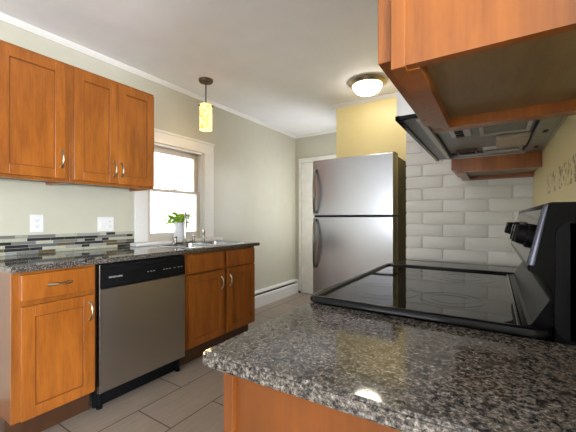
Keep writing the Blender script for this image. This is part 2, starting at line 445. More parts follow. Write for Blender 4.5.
# white hall door with casing at the far corner
d1 = structroot('door_1', (-2.0, YB-.02, 0), 'white painted door behind the refrigerator in the far corner')
bm = B(); box(bm, -2.478, -2.435, YB-.024, YB, 0, 1.95, .004); box(bm, -2.478, -1.51, YB-.024, YB, 1.95, 2.02, .004); struct('door_casing', bm, 'trim_old', d1)
bm = B(); box(bm, -2.43, -1.52, YB-.018, YB, .01, 1.945, .003)
struct('door_panel', bm, 'trim_old', d1)
for z in (.26, 1.68):
    bm = B(); lathe(bm, [(.007, 0), (.007, .10)], (-2.432, YB-.027, z), 8); box(bm, -2.455, -2.41, YB-.028, YB-.017, z+.01, z+.09, .001); struct('hinge', bm, 'trim_old', d1)
bm = B(); box(bm, -2.48, -2.44, YB-.03, YB-.001, 0.0, .035, .002); struct('baseboard_back', bm, 'wood_dark')

# ------------------------------------------------------------------ cabinets
def shaker(y0, y1, z0, z1, xb, d, t=.019, st=.056):
    """a frame and panel door lying in an x plane: back at xb, front at xb+d*t"""
    bm = B(); xf = xb+d*t
    for a in ((y0, y0+st, z0, z1), (y1-st, y1, z0, z1)): box(bm, xb, xf, *a, .0018)
    for a in ((y0+st-.0006, y1-st+.0006, z0, z0+st), (y0+st-.0006, y1-st+.0006, z1-st, z1)): box(bm, xb, xf-d*.0003, *a, .0018)
    box(bm, xb+d*.001, xf-d*.008, y0+st-.003, y1-st+.003, z0+st-.003, z1-st+.003)
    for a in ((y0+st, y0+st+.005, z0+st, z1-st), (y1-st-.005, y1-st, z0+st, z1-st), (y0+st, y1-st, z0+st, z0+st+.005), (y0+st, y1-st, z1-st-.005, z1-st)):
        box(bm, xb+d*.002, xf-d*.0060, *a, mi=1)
    return bm
def pull(parent, x, y, z, d, vertical=True, L=.096):
    """bow pull with two pads"""
    bm = B(); h = L/2
    pts = []; rr = []
    for i in range(13):
        t = -1+2*i/12; out = .004+.022*(1-abs(t)**2.6)
        p = (x+d*out, y, z+t*h) if vertical else (x+d*out, y+t*h, z)
        pts.append(p); rr.append(.0074-.0024*(1-abs(t))**.7)
    tube(bm, pts, rr, 8)
    for s in (-1, 1):
        c = (x, y, z+s*h) if vertical else (x, y+s*h, z)
        prof = [(.0085, 0), (.0085, .003), (.0060, .006), (.0045, .010)] if d > 0 else [(.0085, 0), (.0085, -.003), (.0060, -.006), (.0045, -.010)]
        lathe(bm, prof, c, 10, 'x')
    return link('handle', bm, 'nickel_dark', parent, 'auto')
XF = -1.93; XB = XF+.0005
def base_body(y0, y1, xback, xf, d, ztop, kick=.135, rec=.075, solid=None):
    bm = B()
    box(bm, xback, xf-d*.019, y0, y0+.016, kick, ztop); box(bm, xback, xf-d*.019, y1-.016, y1, kick, ztop)
    box(bm, xback, xf-d*.019, y0+.016, y1-.016, kick, kick+.016); box(bm, xback, xback+d*.006, y0+.016, y1-.016, kick+.016, ztop)
    return bm
def face_frame(y0, y1, z0, z1, xf, d, stiles, rails):
    bm = B()
    for a in stiles: box(bm, xf-d*.019, xf, *a, z0, z1, .0008)
    for a in rails: box(bm, xf-d*.019, xf-d*.0004, y0+.02, y1-.02, *a)
    return bm
ZT = ZC-.03
# drawer base cabinet, left end of the run
c = thing('base_cabinet', (-2.2, .76, 0), 'honey wood base cabinet with one drawer and one door, left of the dishwasher', 'cabinet')
link('body', base_body(.566, .948, XL+.002, XF, 1, ZT), 'wood_panel', c)
link('face_frame', face_frame(.566, .948, .135, ZT, XF, 1, ((.566, .606), (.928, .948)), ((.135, .16), (.69, .722), (.842, ZT))), 'wood_frame_shade', c)
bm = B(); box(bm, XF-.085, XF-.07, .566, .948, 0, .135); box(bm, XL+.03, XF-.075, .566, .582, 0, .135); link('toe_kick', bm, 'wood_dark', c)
bm = B(); box(bm, XB, XB+.019, .600, .934, .718, .845, .0025); dr = link('drawer', bm, 'wood', c)
pull(dr, XB+.019, .765, .783, 1, False, .10)
do = link('door', shaker(.600, .934, .137, .690, XB, 1), ['wood', 'wood_groove_shade'], c); pull(do, XB+.019, .911, .600, 1)
# sink base cabinet
c = thing('base_cabinet', (-2.2, 1.97, 0), 'honey wood sink base cabinet with two doors, right of the dishwasher', 'cabinet')
link('body', base_body(1.575, 2.395, XL+.002, XF, 1, ZT), 'wood_panel', c)
link('face_frame', face_frame(1.575, 2.395, .135, ZT, XF, 1, ((1.575, 1.615), (1.975, 2.015), (2.36, 2.395)), ((.135, .16), (.69, .722), (.835, ZT))), 'wood_frame_shade', c)
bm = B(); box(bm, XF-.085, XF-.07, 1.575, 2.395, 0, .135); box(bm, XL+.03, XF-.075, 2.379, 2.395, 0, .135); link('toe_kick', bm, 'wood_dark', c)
for a, b in ((1.607, 1.972), (2.018, 2.385)):
    bm = B(); box(bm, XB, XB+.019, a, b, .706, .842, .0025); link('drawer_front', bm, 'wood', c)
do = link('door', shaker(1.607, 1.972, .147, .690, XB, 1), ['wood', 'wood_groove_shade'], c); pull(do, XB+.019, 1.945, .585, 1)
do = link('door', shaker(2.018, 2.385, .147, .690, XB, 1), ['wood', 'wood_groove_shade'], c); pull(do, XB+.019, 2.045, .590, 1)
# upper cabinets
XU = -2.239; UZ0, UZ1 = 1.345, 2.086
def upper(y0, y1, xback, xf, d, z0, z1, rec=.02, mat_bottom='ply', root=None, lip=.02, railb=.042):
    bm = B(); a, b = sorted((xback, xf-d*.019))
    box(bm, a, b, y0, y0+.014, z0, z1); box(bm, a, b, y1-.014, y1, z0, z1); box(bm, a, b, y0+.014, y1-.014, z1-.014, z1)
    link('body', bm, 'wood', root)
    bm = B(); box(bm, a, b, y0+.014, y1-.014, z0+rec, z0+rec+.006); link('bottom_panel', bm, mat_bottom, root)
c = thing('wall_cabinet', (-2.38, .755, UZ0), 'honey wood wall cabinet with a single door, cut by the left edge of the photo', 'cabinet', None)
upper(.562, .945, XL+.002, XU, 1, UZ0, UZ1, root=c)
link('face_frame', face_frame(.562, .945, UZ0, UZ1, XU, 1, ((.562, .60), (.905, .945)), ((UZ0, UZ0+.04), (UZ1-.04, UZ1))), 'wood_frame_shade', c)
do = link('door', shaker(.588, .917, UZ0+.019, UZ1-.022, XU+.0005, 1), ['wood', 'wood_groove_shade'], c); pull(do, XU+.0195, .895, 1.485, 1)
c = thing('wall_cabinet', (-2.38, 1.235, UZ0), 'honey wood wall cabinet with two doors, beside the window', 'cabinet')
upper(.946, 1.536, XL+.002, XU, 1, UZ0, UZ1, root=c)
link('face_frame', face_frame(.946, 1.536, UZ0, UZ1, XU, 1, ((.946, .975), (1.22, 1.262), (1.51, 1.536)), ((UZ0, UZ0+.04), (UZ1-.04, UZ1))), 'wood_frame_shade', c)
do = link('door', shaker(.966, 1.242, UZ0+.019, UZ1-.022, XU+.0005, 1), ['wood', 'wood_groove_shade'], c); pull(do, XU+.0195, 1.218, 1.462, 1)
do = link('door', shaker(1.246, 1.528, UZ0+.019, UZ1-.022, XU+.0005, 1), ['wood', 'wood_groove_shade'], c); pull(do, XU+.0195, 1.268, 1.462, 1)

# ------------------------------------------------------------------ dishwasher
dw = thing('dishwasher', (-2.2, 1.262, 0), 'stainless steel dishwasher with a black control strip between the two left base cabinets', 'dishwasher')
bm = B(); box(bm, XL+.03, XF-.012, .958, 1.568, .10, ZT-.003); link('body', bm, 'black_plastic', dw)
bm = B(); prism(bm, [(XF-.01, .106), (XF+.016, .106), (XF+.021, .112), (XF+.022, .40), (XF+.021, .706), (XF+.014, .712), (XF-.01, .712)], 'y', .963, 1.566); do = link('door', bm, 'steel_warm', dw)
bm = B(); box(bm, XF-.01, XF+.0225, .9605, .9655, .106, .85, .001); link('door_edge', bm, 'chrome', dw, label='pale steel edge strip')
bm = B(); prism(bm, [(XF-.01, .714), (XF+.018, .714), (XF+.024, .722), (XF+.020, .800), (XF+.020, .835), (XF+.014, .846), (XF-.01, .846)], 'y', .966, 1.566); cp = link('control_panel', bm, 'black_plastic', dw)
bm = B(); loft(bm, [[(XF+x, 1.12+.34*i/10, .838-dz-.022*math.sin(PI*i/10)) for x, dz in ((.012, -.004), (.0235, -.002), (.0235, .004), (.012, .006))] for i in range(11)])
link('pocket_handle', bm, 'black_gloss', cp, 'auto')
RX = Matrix(((0, 0, 1), (1, 0, 0), (0, 1, 0)))       # text lying in an x plane, read along +y
text('logo', 'FRIGIDAIRE', .013, (XF+.0228, 1.055, .772), RX, 'label_white', cp, sx=1.25)
for y in (1.270, 1.292, 1.314, 1.39, 1.412, 1.435, 1.475, 1.51, 1.535):
    bm = B(); box(bm, XF+.0195, XF+.0226, y-.006, y+.006, .770, .7735); link('indicator', bm, 'label_white', cp)
bm = B(); box(bm, XF-.06, XF-.045, .958, 1.568, .004, .10); link('kick_plate', bm, 'black_plastic', dw)
for y in (.985, 1.54):
    bm = B(); lathe(bm, [(.018, 0), (.018, .012), (.008, .014), (.008, .10)], (XF-.03, y, 0), 12); link('foot', bm, 'black_plastic', dw)

# ------------------------------------------------------------------ left countertop, sink, faucet, plant
SX0, SX1, SY0, SY1 = -2.385, -2.005, 1.665, 2.325
bm = B(); ring_slab(bm, XL+.001, -1.905, .56, 2.46, SX0, SX1, SY0, SY1, ZC-.03, ZC)
ed = [e for e in bm.edges if all(abs(v.co.x-SX0) > 1e-4 and abs(v.co.x-SX1) > 1e-4 for v in e.verts)]
bmesh.ops.bevel(bm, geom=ed, offset=.005, segments=2, affect='EDGES')
tag(link('countertop', bm, 'granite'), 'dark speckled granite countertop over the dishwasher and left base cabinets', 'countertop')
sk = thing('kitchen_sink', (-2.2, 1.995, ZC), 'stainless steel double bowl drop-in sink in the left countertop', 'sink')
bm = B(); y_mid = 2.02
X0, X1, Y0, Y1 = -2.435, -1.985, 1.640, 2.350
loft(bm, [rrect(X0, X1, Y0, Y1, .04, ZC+.0005), rrect(X0+.002, X1-.002, Y0+.002, Y1-.002, .04, ZC+.004), rrect(X0+.012, X1-.012, Y0+.012, Y1-.012, .04, ZC+.005), rrect(SX0+.003, SX1-.003, SY0+.003, SY1-.003, .04, ZC+.003), rrect(SX0+.006, SX1-.006, SY0+.006, SY1-.006, .04, ZC-.02)], False, False)
link('rim', bm, 'sink_steel', sk, 'auto')
for a, b in ((SY0+.006, y_mid-.012), (y_mid+.012, SY1-.006)):
    bm = B(); x0, x1 = SX0+.006, SX1-.006
    loft(bm, [rrect(x0, x1, a, b, .045, ZC+.001), rrect(x0+.006, x1-.006, a+.006, b-.006, .045, ZC-.10), rrect(x0+.03, x1-.03, a+.03, b-.03, .04, ZC-.165), rrect(x0+.12, x1-.12, a+.1, b-.1, .03, ZC-.17)], False, True)
    bw = link('bowl', bm, 'sink_steel', sk, 'auto')
    bm = B(); lathe(bm, [(.035, 0), (.035, .003), (.025, .003), (.02, .0015)], ((x0+x1)/2, (a+b)/2, ZC-.1698), 16); link('drain', bm, 'chrome', bw)
bm = B(); box(bm, SX0+.006, SX1-.006, y_mid-.013, y_mid+.013, ZC-.03, ZC+.002, .004); link('divider', bm, 'sink_steel', sk)
fx, fy, fz = -2.405, 1.975, ZC+.005
fa = thing('kitchen_faucet', (fx, fy, fz), 'brushed nickel two handle faucet with a tall gooseneck spout behind the sink', 'faucet')
bm = B(); loft(bm, [rrect(fx-.026, fx+.022, fy-.135, fy+.135, .022, fz), rrect(fx-.026, fx+.022, fy-.135, fy+.135, .022, fz+.008), rrect(fx-.020, fx+.016, fy-.128, fy+.128, .018, fz+.013)]); link('deck_plate', bm, 'chrome', fa, 'auto')
bm = B(); dxy = Vector((.8, -.6, 0)); pts = [Vector((fx, fy, fz+.01)), Vector((fx, fy, fz+.10)), Vector((fx, fy, fz+.215))]; rr = [.013, .010, .010]
for i in range(1, 12):
    a = PI*i/11; pts.append(Vector((fx, fy, fz+.215))+dxy*(.06*(1-math.cos(a)))+Vector((0, 0, .065*math.sin(a)))); rr.append(.010)
e = pts[-1]; pts += [e-Vector((0, 0, .01)), e-Vector((0, 0, .012)), e-Vector((0, 0, .075))]; rr += [.010, .014, .0155]
tube(bm, pts, rr, 12); lathe(bm, [(.024, .012), (.020, .03), (.013, .04)], (fx, fy, fz), 16); link('spout', bm, 'chrome', fa, 'auto')
for s in (-1, 1):
    bm = B(); cy = fy+s*.105
    lathe(bm, [(.022, .012), (.017, .030), (.013, .05), (.016, .058), (.012, .068)], (fx, cy, fz), 14)
    q = (-.075, .020) if s < 0 else (-.02, .075)
    tube(bm, [(fx, cy, fz+.058), (fx+.03, cy-.03, fz+.066), (fx+.052, cy-.055, fz+.070)], [.008, .007, .008], 8); link('handle', bm, 'chrome', fa, 'auto')
bm = B(); sy = 2.20
lathe(bm, [(.022, 0), (.020, .012), (.012, .03), (.013, .06), (.017, .10), (.016, .118), (.006, .123)], (fx, sy, fz), 14)
tag(link('side_sprayer', bm, 'chrome', None, 'auto'), 'brushed nickel side sprayer standing right of the faucet', 'sprayer')
# potted plant on the sill
px_, py_, pz_ = -2.503, 1.995, .9165
pp = thing('potted_plant', (px_, py_, pz_), 'small lime green leafy plant in a white pot on the window sill', 'plant')
bm = B(); lathe(bm, [(.047, 0), (.049, .003), (.055, .15), (.057, .165), (.054, .166), (.051, .15)], (px_, py_, pz_), 24); link('pot', bm, 'pot', pp, 'auto')
bm = B(); lathe(bm, [(.0505, .143), (.0505, .149), (.02, .153)], (px_, py_, pz_), 16); link('soil', bm, 'soil', pp)
bm = B(); bs = B(); rnd = random.Random(3)
for i in range(95):
    a = rnd.uniform(0, 2*PI); R = .13*math.sqrt(rnd.uniform(.01, 1))
    hx, hy = .42*R*math.cos(a), R*math.sin(a)
    tip = Vector((px_+max(hx, -.035)+.005, py_+hy, pz_+rnd.uniform(.170, .250)+.02*math.cos(R*20)))
    root_ = Vector((px_+.012*math.cos(a), py_+.012*math.sin(a), pz_+.15))
    tube(bs, [root_, root_.lerp(tip, .5)+Vector((0, 0, .012)), tip], [.0016, .0013, .001], 5)
    d = Vector((math.cos(a)*.6+.35, math.sin(a), rnd.uniform(-.35, .45))).normalized(); sd = d.cross(Vector((0, 0, 1))).normalized(); nn = sd.cross(d)
    L, wd = rnd.uniform(.048, .068), rnd.uniform(.020, .028)
    rows = []
    for t, ww, cv in ((0, .12, 0), (.25, .8, .004), (.55, 1, .004), (.82, .6, -.002), (1, .06, -.010)):
        p = tip-d*.015+d*L*t+nn*cv; rows.append([bm.verts.new(p-sd*wd*ww+nn*.004*ww), bm.verts.new(p), bm.verts.new(p+sd*wd*ww+nn*.004*ww)])
    for r0, r1 in zip(rows, rows[1:]):
        for j in (0, 1): bm.faces.new((r0[j], r0[j+1], r1[j+1], r1[j]))
link('foliage', bm, 'leaf', pp, True); link('stems', bs, 'leaf', pp, True)

# ------------------------------------------------------------------ wall plates
def plate(name, y0, y1, z0, z1, label, cat):
    t = thing(name, (XL, (y0+y1)/2, z0), label, cat)
    bm = B(); box(bm, XL, XL+.006, y0, y1, z0, z1, .002); link('cover_plate', bm, 'white_plastic', t); return t
def sockets(t, yc, zs):
    for z in zs:
        bm = B(); loft(bm, [[(x, yc+.016*math.cos(a)*s, z+max(-.0125, min(.0125, .016*math.sin(a)))*s) for a in [2*PI*i/20 for i in range(20)]] for x, s in ((XL+.005, 1), (XL+.0075, 1), (XL+.008, .95))])
        r = link('receptacle', bm, 'white_plastic', t)
        bm = B(); box(bm, XL+.0078, XL+.0084, yc-.0075, yc-.0055, z-.001, z+.007); box(bm, XL+.0078, XL+.0084, yc+.0055, yc+.0075, z-.001, z+.006); box(bm, XL+.0078, XL+.0084, yc-.002, yc+.002, z-.009, z-.005)
        link('slots', bm, 'dark_slot', r)
t = plate('wall_outlet', .845, .918, 1.030, 1.145, 'white duplex wall outlet above the mosaic, below the single door cabinet', 'outlet')
sockets(t, .8815, (1.068, 1.107))
t = plate('switch_and_outlet', 1.268, 1.390, 1.022, 1.132, 'white double wall plate above the mosaic, nearer the window', 'outlet')
sockets(t, 1.36, (1.058, 1.096))
bm = B(); box(bm, XL+.005, XL+.0075, 1.280, 1.315, 1.045, 1.109, .001); sw = link('switch_frame', bm, 'white_plastic', t)
bm = B(); box(bm, XL+.007, XL+.0105, 1.287, 1.308, 1.055, 1.099, .002); link('rocker', bm, 'white_plastic', sw)

# ------------------------------------------------------------------ baseboard heater
hb = thing('baseboard_heater', (XL+.03, 3.36, 0), 'long white baseboard heater along the left wall past the sink cabinet', 'heater')
bm = B(); prism(bm, [(XL, .205), (XL, .018), (XL+.003, .018), (XL+.003, .195), (XL+.045, .190), (XL+.050, .178), (XL+.054, .178), (XL+.048, .196), (XL+.004, .205)], 'y', 2.50, 4.13); link('back_plate', bm, 'trim', hb)
bm = B(); prism(bm, [(XL+.058, .0), (XL+.062, .0), (XL+.062, .135), (XL+.050, .152), (XL+.048, .150), (XL+.058, .133)], 'y', 2.50, 4.13); link('front_panel', bm, 'trim', hb)
bm = B(); box(bm, XL+.004, XL+.045, 2.52, 4.11, .04, .15); link('fin_core', bm, 'dark_slot', hb)
for a in (2.485, 4.125):
    bm = B(); prism(bm, [(XL, 0), (XL+.064, 0), (XL+.064, .19), (XL+.05, .208), (XL, .208)], 'y', a, a+.02); link('end_cap', bm, 'trim', hb)

# ------------------------------------------------------------------ lamps
lx, ly = -2.195, 2.035
pl = thing('pendant_lamp', (lx, ly, CH), 'lit amber glass cylinder pendant lamp hanging above the sink', 'lamp')
bm = B(); lathe(bm, [(.065, 0), (.065, -.010), (.058, -.022), (.015, -.026), (.010, -.040)], (lx, ly, CH), 24); link('canopy', bm, 'bronze', pl, 'auto')
bm = B(); lathe(bm, [(.006, -.03), (.006, -.215)], (lx, ly, CH), 10); link('stem', bm, 'bronze', pl, 'auto')
bm = B(); lathe(bm, [(.012, -.205), (.024, -.215), (.024, -.235), (.018, -.262)], (lx, ly, CH), 14)
for a in (.3, .3+2*PI/3, .3+4*PI/3): tube(bm, [(lx, ly, CH-.245), (lx+.068*math.cos(a), ly+.068*math.sin(a), CH-.245)], .004, 6); lathe(bm, [(.007, -.252), (.007, -.238)], (lx+.066*math.cos(a), ly+.066*math.sin(a), CH), 8)
link('socket_holder', bm, 'bronze', pl, 'auto')
bm = B(); lathe(bm, [(.056, -.225), (.056, -.452), (.053, -.452), (.053, -.225), (.056, -.225)], (lx, ly, CH), 32, cap=False); link('lamp_shade', bm, 'shade', pl, 'auto')
bm = B(); lathe(bm, [(.010, -.26), (.014, -.28), (.028, -.33), (.024, -.36), (.008, -.375)], (lx, ly, CH), 14); link('bulb', bm, 'shade', pl, 'auto')
def point(name, loc, power, col, r=.04):
    d = bpy.data.lights.new(name, 'POINT'); d.energy = power; d.color = col; d.shadow_soft_size = r
    o = bpy.data.objects.new(name, d); C.objects.link(o); o.location = loc
point('pendant_bulb_light', (lx, ly, CH-.50), 1.0, (1, .66, .30), .045)
cx, cy = -.975, 2.855
cl = thing('ceiling_light', (cx, cy, CH), 'lit opal dome ceiling light with a nickel rim in front of the yellow wall', 'lamp')
bm = B(); lathe(bm, [(.150, 0), (.165, -.010), (.168, -.020), (.152, -.033), (.134, -.041), (.128, -.036)], (cx, cy, CH), 40); link('rim', bm, 'brass_rim', cl, 'auto')
bm = B(); lathe(bm, [(.131, -.036), (.128, -.055), (.110, -.088), (.074, -.110), (.037, -.120), (.006, -.122)], (cx, cy, CH), 40); link('dome', bm, 'dome', cl, 'auto')
bm = B(); lathe(bm, [(.006, -.120), (.010, -.126), (.008, -.134), (.003, -.140)], (cx, cy, CH), 12); link('finial', bm, 'bronze', cl, 'auto')

# ------------------------------------------------------------------ refrigerator
fx0, fx1, fy0, fzt = -1.425, -.674, 2.62, 1.655
fr = thing('refrigerator', ((fx0+fx1)/2, 2.95, 0), 'stainless steel top freezer refrigerator against the yellow wall', 'refrigerator')
bm = B(); box(bm, fx0+.006, fx1-.004, fy0+.128, YS-.02, .03, fzt-.012, .004); link('body', bm, 'black_satin', fr)
def fdoor(nm, z0, z1):
    bm = B(); pts = []; n = 16
    for i in range(n+1):
        t = i/n; x = fx0+.012+(fx1-fx0-.024)*t; pts.append((x, fy0+.007*(2*t-1)**2))
    pts = [(fx0, fy0+.125), (fx0, fy0+.026)]+pts+[(fx1, fy0+.026), (fx1, fy0+.125)]
    def ins(k, z): 
        mx_, my_ = (fx0+fx1)/2, fy0+.065
        return [(mx_+(x-mx_)*(1-k/.38), my_+(y-my_)*(1-k/.06), z) for x, y in pts]
    loft(bm, [ins(.004, z0), ins(0, z0+.004), ins(0, z1-.004), ins(.004, z1)])
    return link(nm, bm, 'steel', fr, 'auto')
fd = fdoor('freezer_door', 1.148, fzt); rd = fdoor('fresh_food_door', .085, 1.134)
bm = B(); box(bm, fx0+.012, fx1-.010, fy0+.03, fy0+.12, 1.132, 1.150); link('door_gap', bm, 'black_plastic', fr)
bm = B(); box(bm, fx0+.02, fx1-.02, fy0+.05, fy0+.12, .02, .083); link('kick_grille', bm, 'black_plastic', fr)
bm = B(); box(bm, fx1-.075, fx1-.008, fy0+.06, fy0+.17, fzt-.002, fzt+.014, .004); link('hinge_cover', bm, 'black_plastic', fr)
for x in (fx0+.06, fx1-.06):
    for y in (fy0+.16, YS-.09):
        bm = B(); lathe(bm, [(.02, 0), (.02, .032)], (x, y, 0), 10); link('foot', bm, 'black_plastic', fr)
def fhandle(parent, za, zb):
    bm = B(); x = fx0+.048; L = []
    for i in range(19):
        t = i/18; z = za+(zb-za)*t; o = .014+.046*math.sin(PI*min(1, max(0, t)))**.7
        wd = .012+.004*math.sin(PI*t)
        xx = x-.010+.018*math.sin(PI*t)
        L.append([(xx-wd, fy0-o, z), (xx-wd*.5, fy0-o-.008, z), (xx+wd*.5, fy0-o-.008, z), (xx+wd, fy0-o, z), (xx+wd*.6, fy0-o+.008, z), (xx-wd*.6, fy0-o+.008, z)])
    loft(bm, L)
    for z in (za+.012, zb-.012): box(bm, x-.020, x-.002, fy0-.028, fy0+.012, z-.012, z+.012, .003)
    return link('handle', bm, 'handle_steel', parent, 'auto')
fhandle(fd, 1.165, 1.575); fhandle(rd, .665, 1.118)
RY = Matrix(((1, 0, 0), (0, 0, -1), (0, 1, 0)))      # text facing -y
text('logo', 'FRIGIDAIRE', .015, (-.745, fy0+.0085, 1.556), RY, 'dark_slot', fd, sx=1.1)

# ------------------------------------------------------------------ right run: peninsula end, stove, far end
CX = -.431
def counter_r(y0, y1, label, tilt=0):
    bm = B(); loft(bm, [[(CX, y0, z), (XR-.001, y0+tilt, z), (XR-.001, y1, z), (CX, y1, z)] for z in (ZC-.028, ZC)])
    bmesh.ops.bevel(bm, geom=bm.edges[:], offset=.005, segments=3, affect='EDGES')
    tag(link('countertop', bm, 'granite', None, 'auto'), label, 'countertop')
counter_r(.388, .776, 'speckled granite countertop in the foreground on this side of the stove', .016)
counter_r(1.536, BY-.001, 'narrow granite countertop strip between the stove and the brick wall')
XC2 = CX+.028
c = thing('base_cabinet', (-.13, .59, 0), 'honey wood base cabinet under the foreground granite countertop', 'cabinet')
b0, b1 = .424, .772
bm = B(); box(bm, XC2+.019, XR-.002, b0, b0+.016, .0, ZT); box(bm, XC2+.019, XR-.002, b1-.016, b1, .135, ZT); box(bm, XC2+.019, XR-.002, b0+.016, b1-.016, .135, .151); link('body', bm, 'wood_panel', c)
link('face_frame', face_frame(b0, b1, .135, ZT, XC2, -1, ((b0-.004, b0+.04), (b1-.03, b1)), ((.135, .16), (.69, .722), (.835, ZT))), 'wood_frame_shade', c)
bm = B(); box(bm, XC2, XC2+.022, b0-.010, b0+.002, 0.0, ZT, .002); link('corner_stile', bm, 'wood_panel', c)
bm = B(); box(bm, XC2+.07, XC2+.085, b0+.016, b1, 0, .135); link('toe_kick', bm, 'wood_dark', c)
bm = B(); box(bm, XC2-.0195, XC2-.0005, b0+.03, b1-.02, .718, .842, .0025); dr = link('drawer', bm, 'wood', c); pull(dr, XC2-.0195, .595, .78, -1, False)
do = link('door', shaker(b0+.03, b1-.02, .147, .690, XC2-.0005, -1), ['wood', 'wood_groove_shade'], c); pull(do, XC2-.0195, b0+.06, .60, -1)
c = thing('base_cabinet', (-.13, 1.71, 0), 'honey wood base cabinet between the stove and the brick wall', 'cabinet')
b0, b1 = 1.540, BY-.004
bm = B(); box(bm, XC2+.019, XR-.002, b0, b0+.016, .135, ZT); box(bm, XC2+.019, XR-.002, b1-.016, b1, .135, ZT); box(bm, XC2+.019, XR-.002, b0+.016, b1-.016, .135, .151); link('body', bm, 'wood_panel', c)
link('face_frame', face_frame(b0, b1, .135, ZT, XC2, -1, ((b0, b0+.03), (b1-.03, b1)), ((.135, .16), (.69, .722), (.835, ZT))), 'wood_frame_shade', c)
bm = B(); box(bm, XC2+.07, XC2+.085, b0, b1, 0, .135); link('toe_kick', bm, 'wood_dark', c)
bm = B(); box(bm, XC2-.0195, XC2-.0005, b0+.02, b1-.02, .718, .842, .0025); dr = link('drawer', bm, 'wood', c); pull(dr, XC2-.0195, 1.71, .78, -1, False)
do = link('door', shaker(b0+.02, b1-.02, .147, .690, XC2-.0005, -1), ['wood', 'wood_groove_shade'], c); pull(do, XC2-.0195, b0+.05, .60, -1)

# stove
y0, y1 = .780, 1.532
st = thing('electric_stove', (-.14, 1.156, 0), 'black electric stove with a smooth glass cooktop and rear control panel', 'stove')
bm = B(); box(bm, CX+.025, .148, y0, y1, .03, ZC-.004); link('body', bm, 'black_satin', st)
bm = B(); z = ZC+.0015
def RR(i, dz, r): return rrect(CX-.004+i, .098-i*.5, y0-.014+i, y1+.012-i, max(.006, r-i), z+dz, 8)
loft(bm, [RR(.004, 0, .034), RR(0, .004, .034), RR(0, .010, .034), RR(.003, .016, .034), RR(.008, .0185, .034), RR(.016, .0185, .034), RR(.022, .0160, .034), RR(.024, .010, .034)], False, False)
link('cooktop_frame', bm, 'black_gloss', st, 'auto')
gx1 = .046
bm = B(); loft(bm, [rrect(CX+.014, gx1, y0+.008, y1-.010, .014, z+.004), rrect(CX+.014, gx1, y0+.008, y1-.010, .014, z+.0105)])
gl = link('glass_cooktop', bm, 'cook_glass', st)
bm = B(); prism(bm, [(.048, z+.004), (.048, z+.0125), (.058, z+.0135), (.064, z+.0165), (.092, ZC+.070), (.099, ZC+.074), (.099, z+.004)], 'y', y0+.028, y1-.020); link('rear_ledge', bm, 'black_satin', st)
bm = B(); box(bm, .040, .046, y0+.012, y1-.014, z+.008, z+.0128, .001); link('glass_trim', bm, 'handle_steel', st)
M['ring'] = plain('burner_print', (.016, .016, .016), .05)
for (bx, by, br) in ((-.29, .97, .105), (-.30, 1.35, .080), (-.10, .97, .080), (-.10, 1.35, .105)):
    bm = B()
    for R in (br, br*.62):
        lathe(bm, [(R-.0025, .0106), (R, .0106), (R, .01085), (R-.0025, .01085), (R-.0025, .0106)], (bx, by, z), 48, cap=False)
    link('burner_ring', bm, 'ring', gl)
# backguard
def guard(yy, k=0):
    return [(.097+k, yy, ZC-.01), (.097+k, yy, ZC+.05), (.090+k, yy, ZC+.095), (.074+k, yy, ZC+.120), (.0570+k, yy, ZC+.128), (.0555+k, yy, ZC+.137),
            (.0795+k, yy, ZC+.250), (.0830+k, yy, ZC+.259), (.091+k, yy, ZC+.262), (.150, yy, ZC+.262), (.150, yy, ZC-.01)]
bm = B(); loft(bm, [guard(y0+.002, .003), guard(y0+.006), guard(y1-.006), guard(y1-.002, .003)]); bg = link('backguard', bm, 'black_satin', st, 'auto')
bm = B(); loft(bm, [[(.0550, yy, ZC+.142), (.0788, yy, ZC+.249), (.0805, yy, ZC+.2486), (.0570, yy, ZC+.141)] for yy in (y0+.022, y1-.022)]); link('control_panel', bm, 'cook_glass', bg)
bm = B(); L = []
for x, k in ((y0+.0025, 0), (y0-.0035, 0), (y0-.005, .006)):
    L.append([(px, x, pz) for px, pz, _ in rrect(.0975+k, .149-k*.2, ZC+.0+k, ZC+.228-k, .03, 0, 6)])
loft(bm, L); link('side_cap', bm, 'black_plastic', bg, 'auto')
bm = B(); loft(bm, [[(.0552+d, yy, ZC+.140), (.0792+d, yy, ZC+.250), (.0832+d, yy, ZC+.2585), (.087, yy, ZC+.255), (.066, yy, ZC+.140)] for yy, d in ((y0+.0015, .003), (y0+.004, -.0012), (y0+.007, -.0012), (y0+.008, .0005))]); link('end_highlight', bm, 'edge_highlight', bg, 'auto')  # strip standing in for the highlight on the rounded glossy corner
nx = Vector((-.976, 0, .217)).normalized(); ux = Vector((.217, 0, .976)).normalized()
for ky in (.868, .962, 1.352, 1.446):
    c0 = Vector((.0665, ky, ZC+.193)); bm = B(); loops = []
    for r, h in ((.026, 0), (.026, .006), (.022, .009), (.0205, .022), (.018, .025)):
        loops.append([c0+nx*h+Vector((0, 1, 0))*r*math.cos(2*PI*i/20)+ux*r*math.sin(2*PI*i/20) for i in range(20)])
    loft(bm, loops); kn = link('knob', bm, 'black_plastic', bg, 'auto')
    bm = B(); p = c0+nx*.025
    loft(bm, [[p+nx*h+Vector((0, 1, 0))*a*.0055+ux*b*.019 for a, b in ((-1, -1), (1, -1), (1, 1), (-1, 1))] for h in (-.002, .006)]); link('grip', bm, 'black_gloss', kn)
    bm = B(); p = c0+nx*.0312; loft(bm, [[p+nx*h+Vector((0, 1, 0))*a*.001+ux*(.010+b*.007) for a, b in ((-1, -1), (1, -1), (1, 1), (-1, 1))] for h in (0, .0006)]); link('pointer', bm, 'label_white', kn)
bm = B(); p = Vector((.0675, 1.157, ZC+.198)); loft(bm, [[p+nx*h+Vector((0, 1, 0))*a*.085+ux*b*.024 for a, b in ((-1, -1), (1, -1), (1, 1), (-1, 1))] for h in (0, .0035)]); link('clock_display', bm, 'dark_slot', bg)
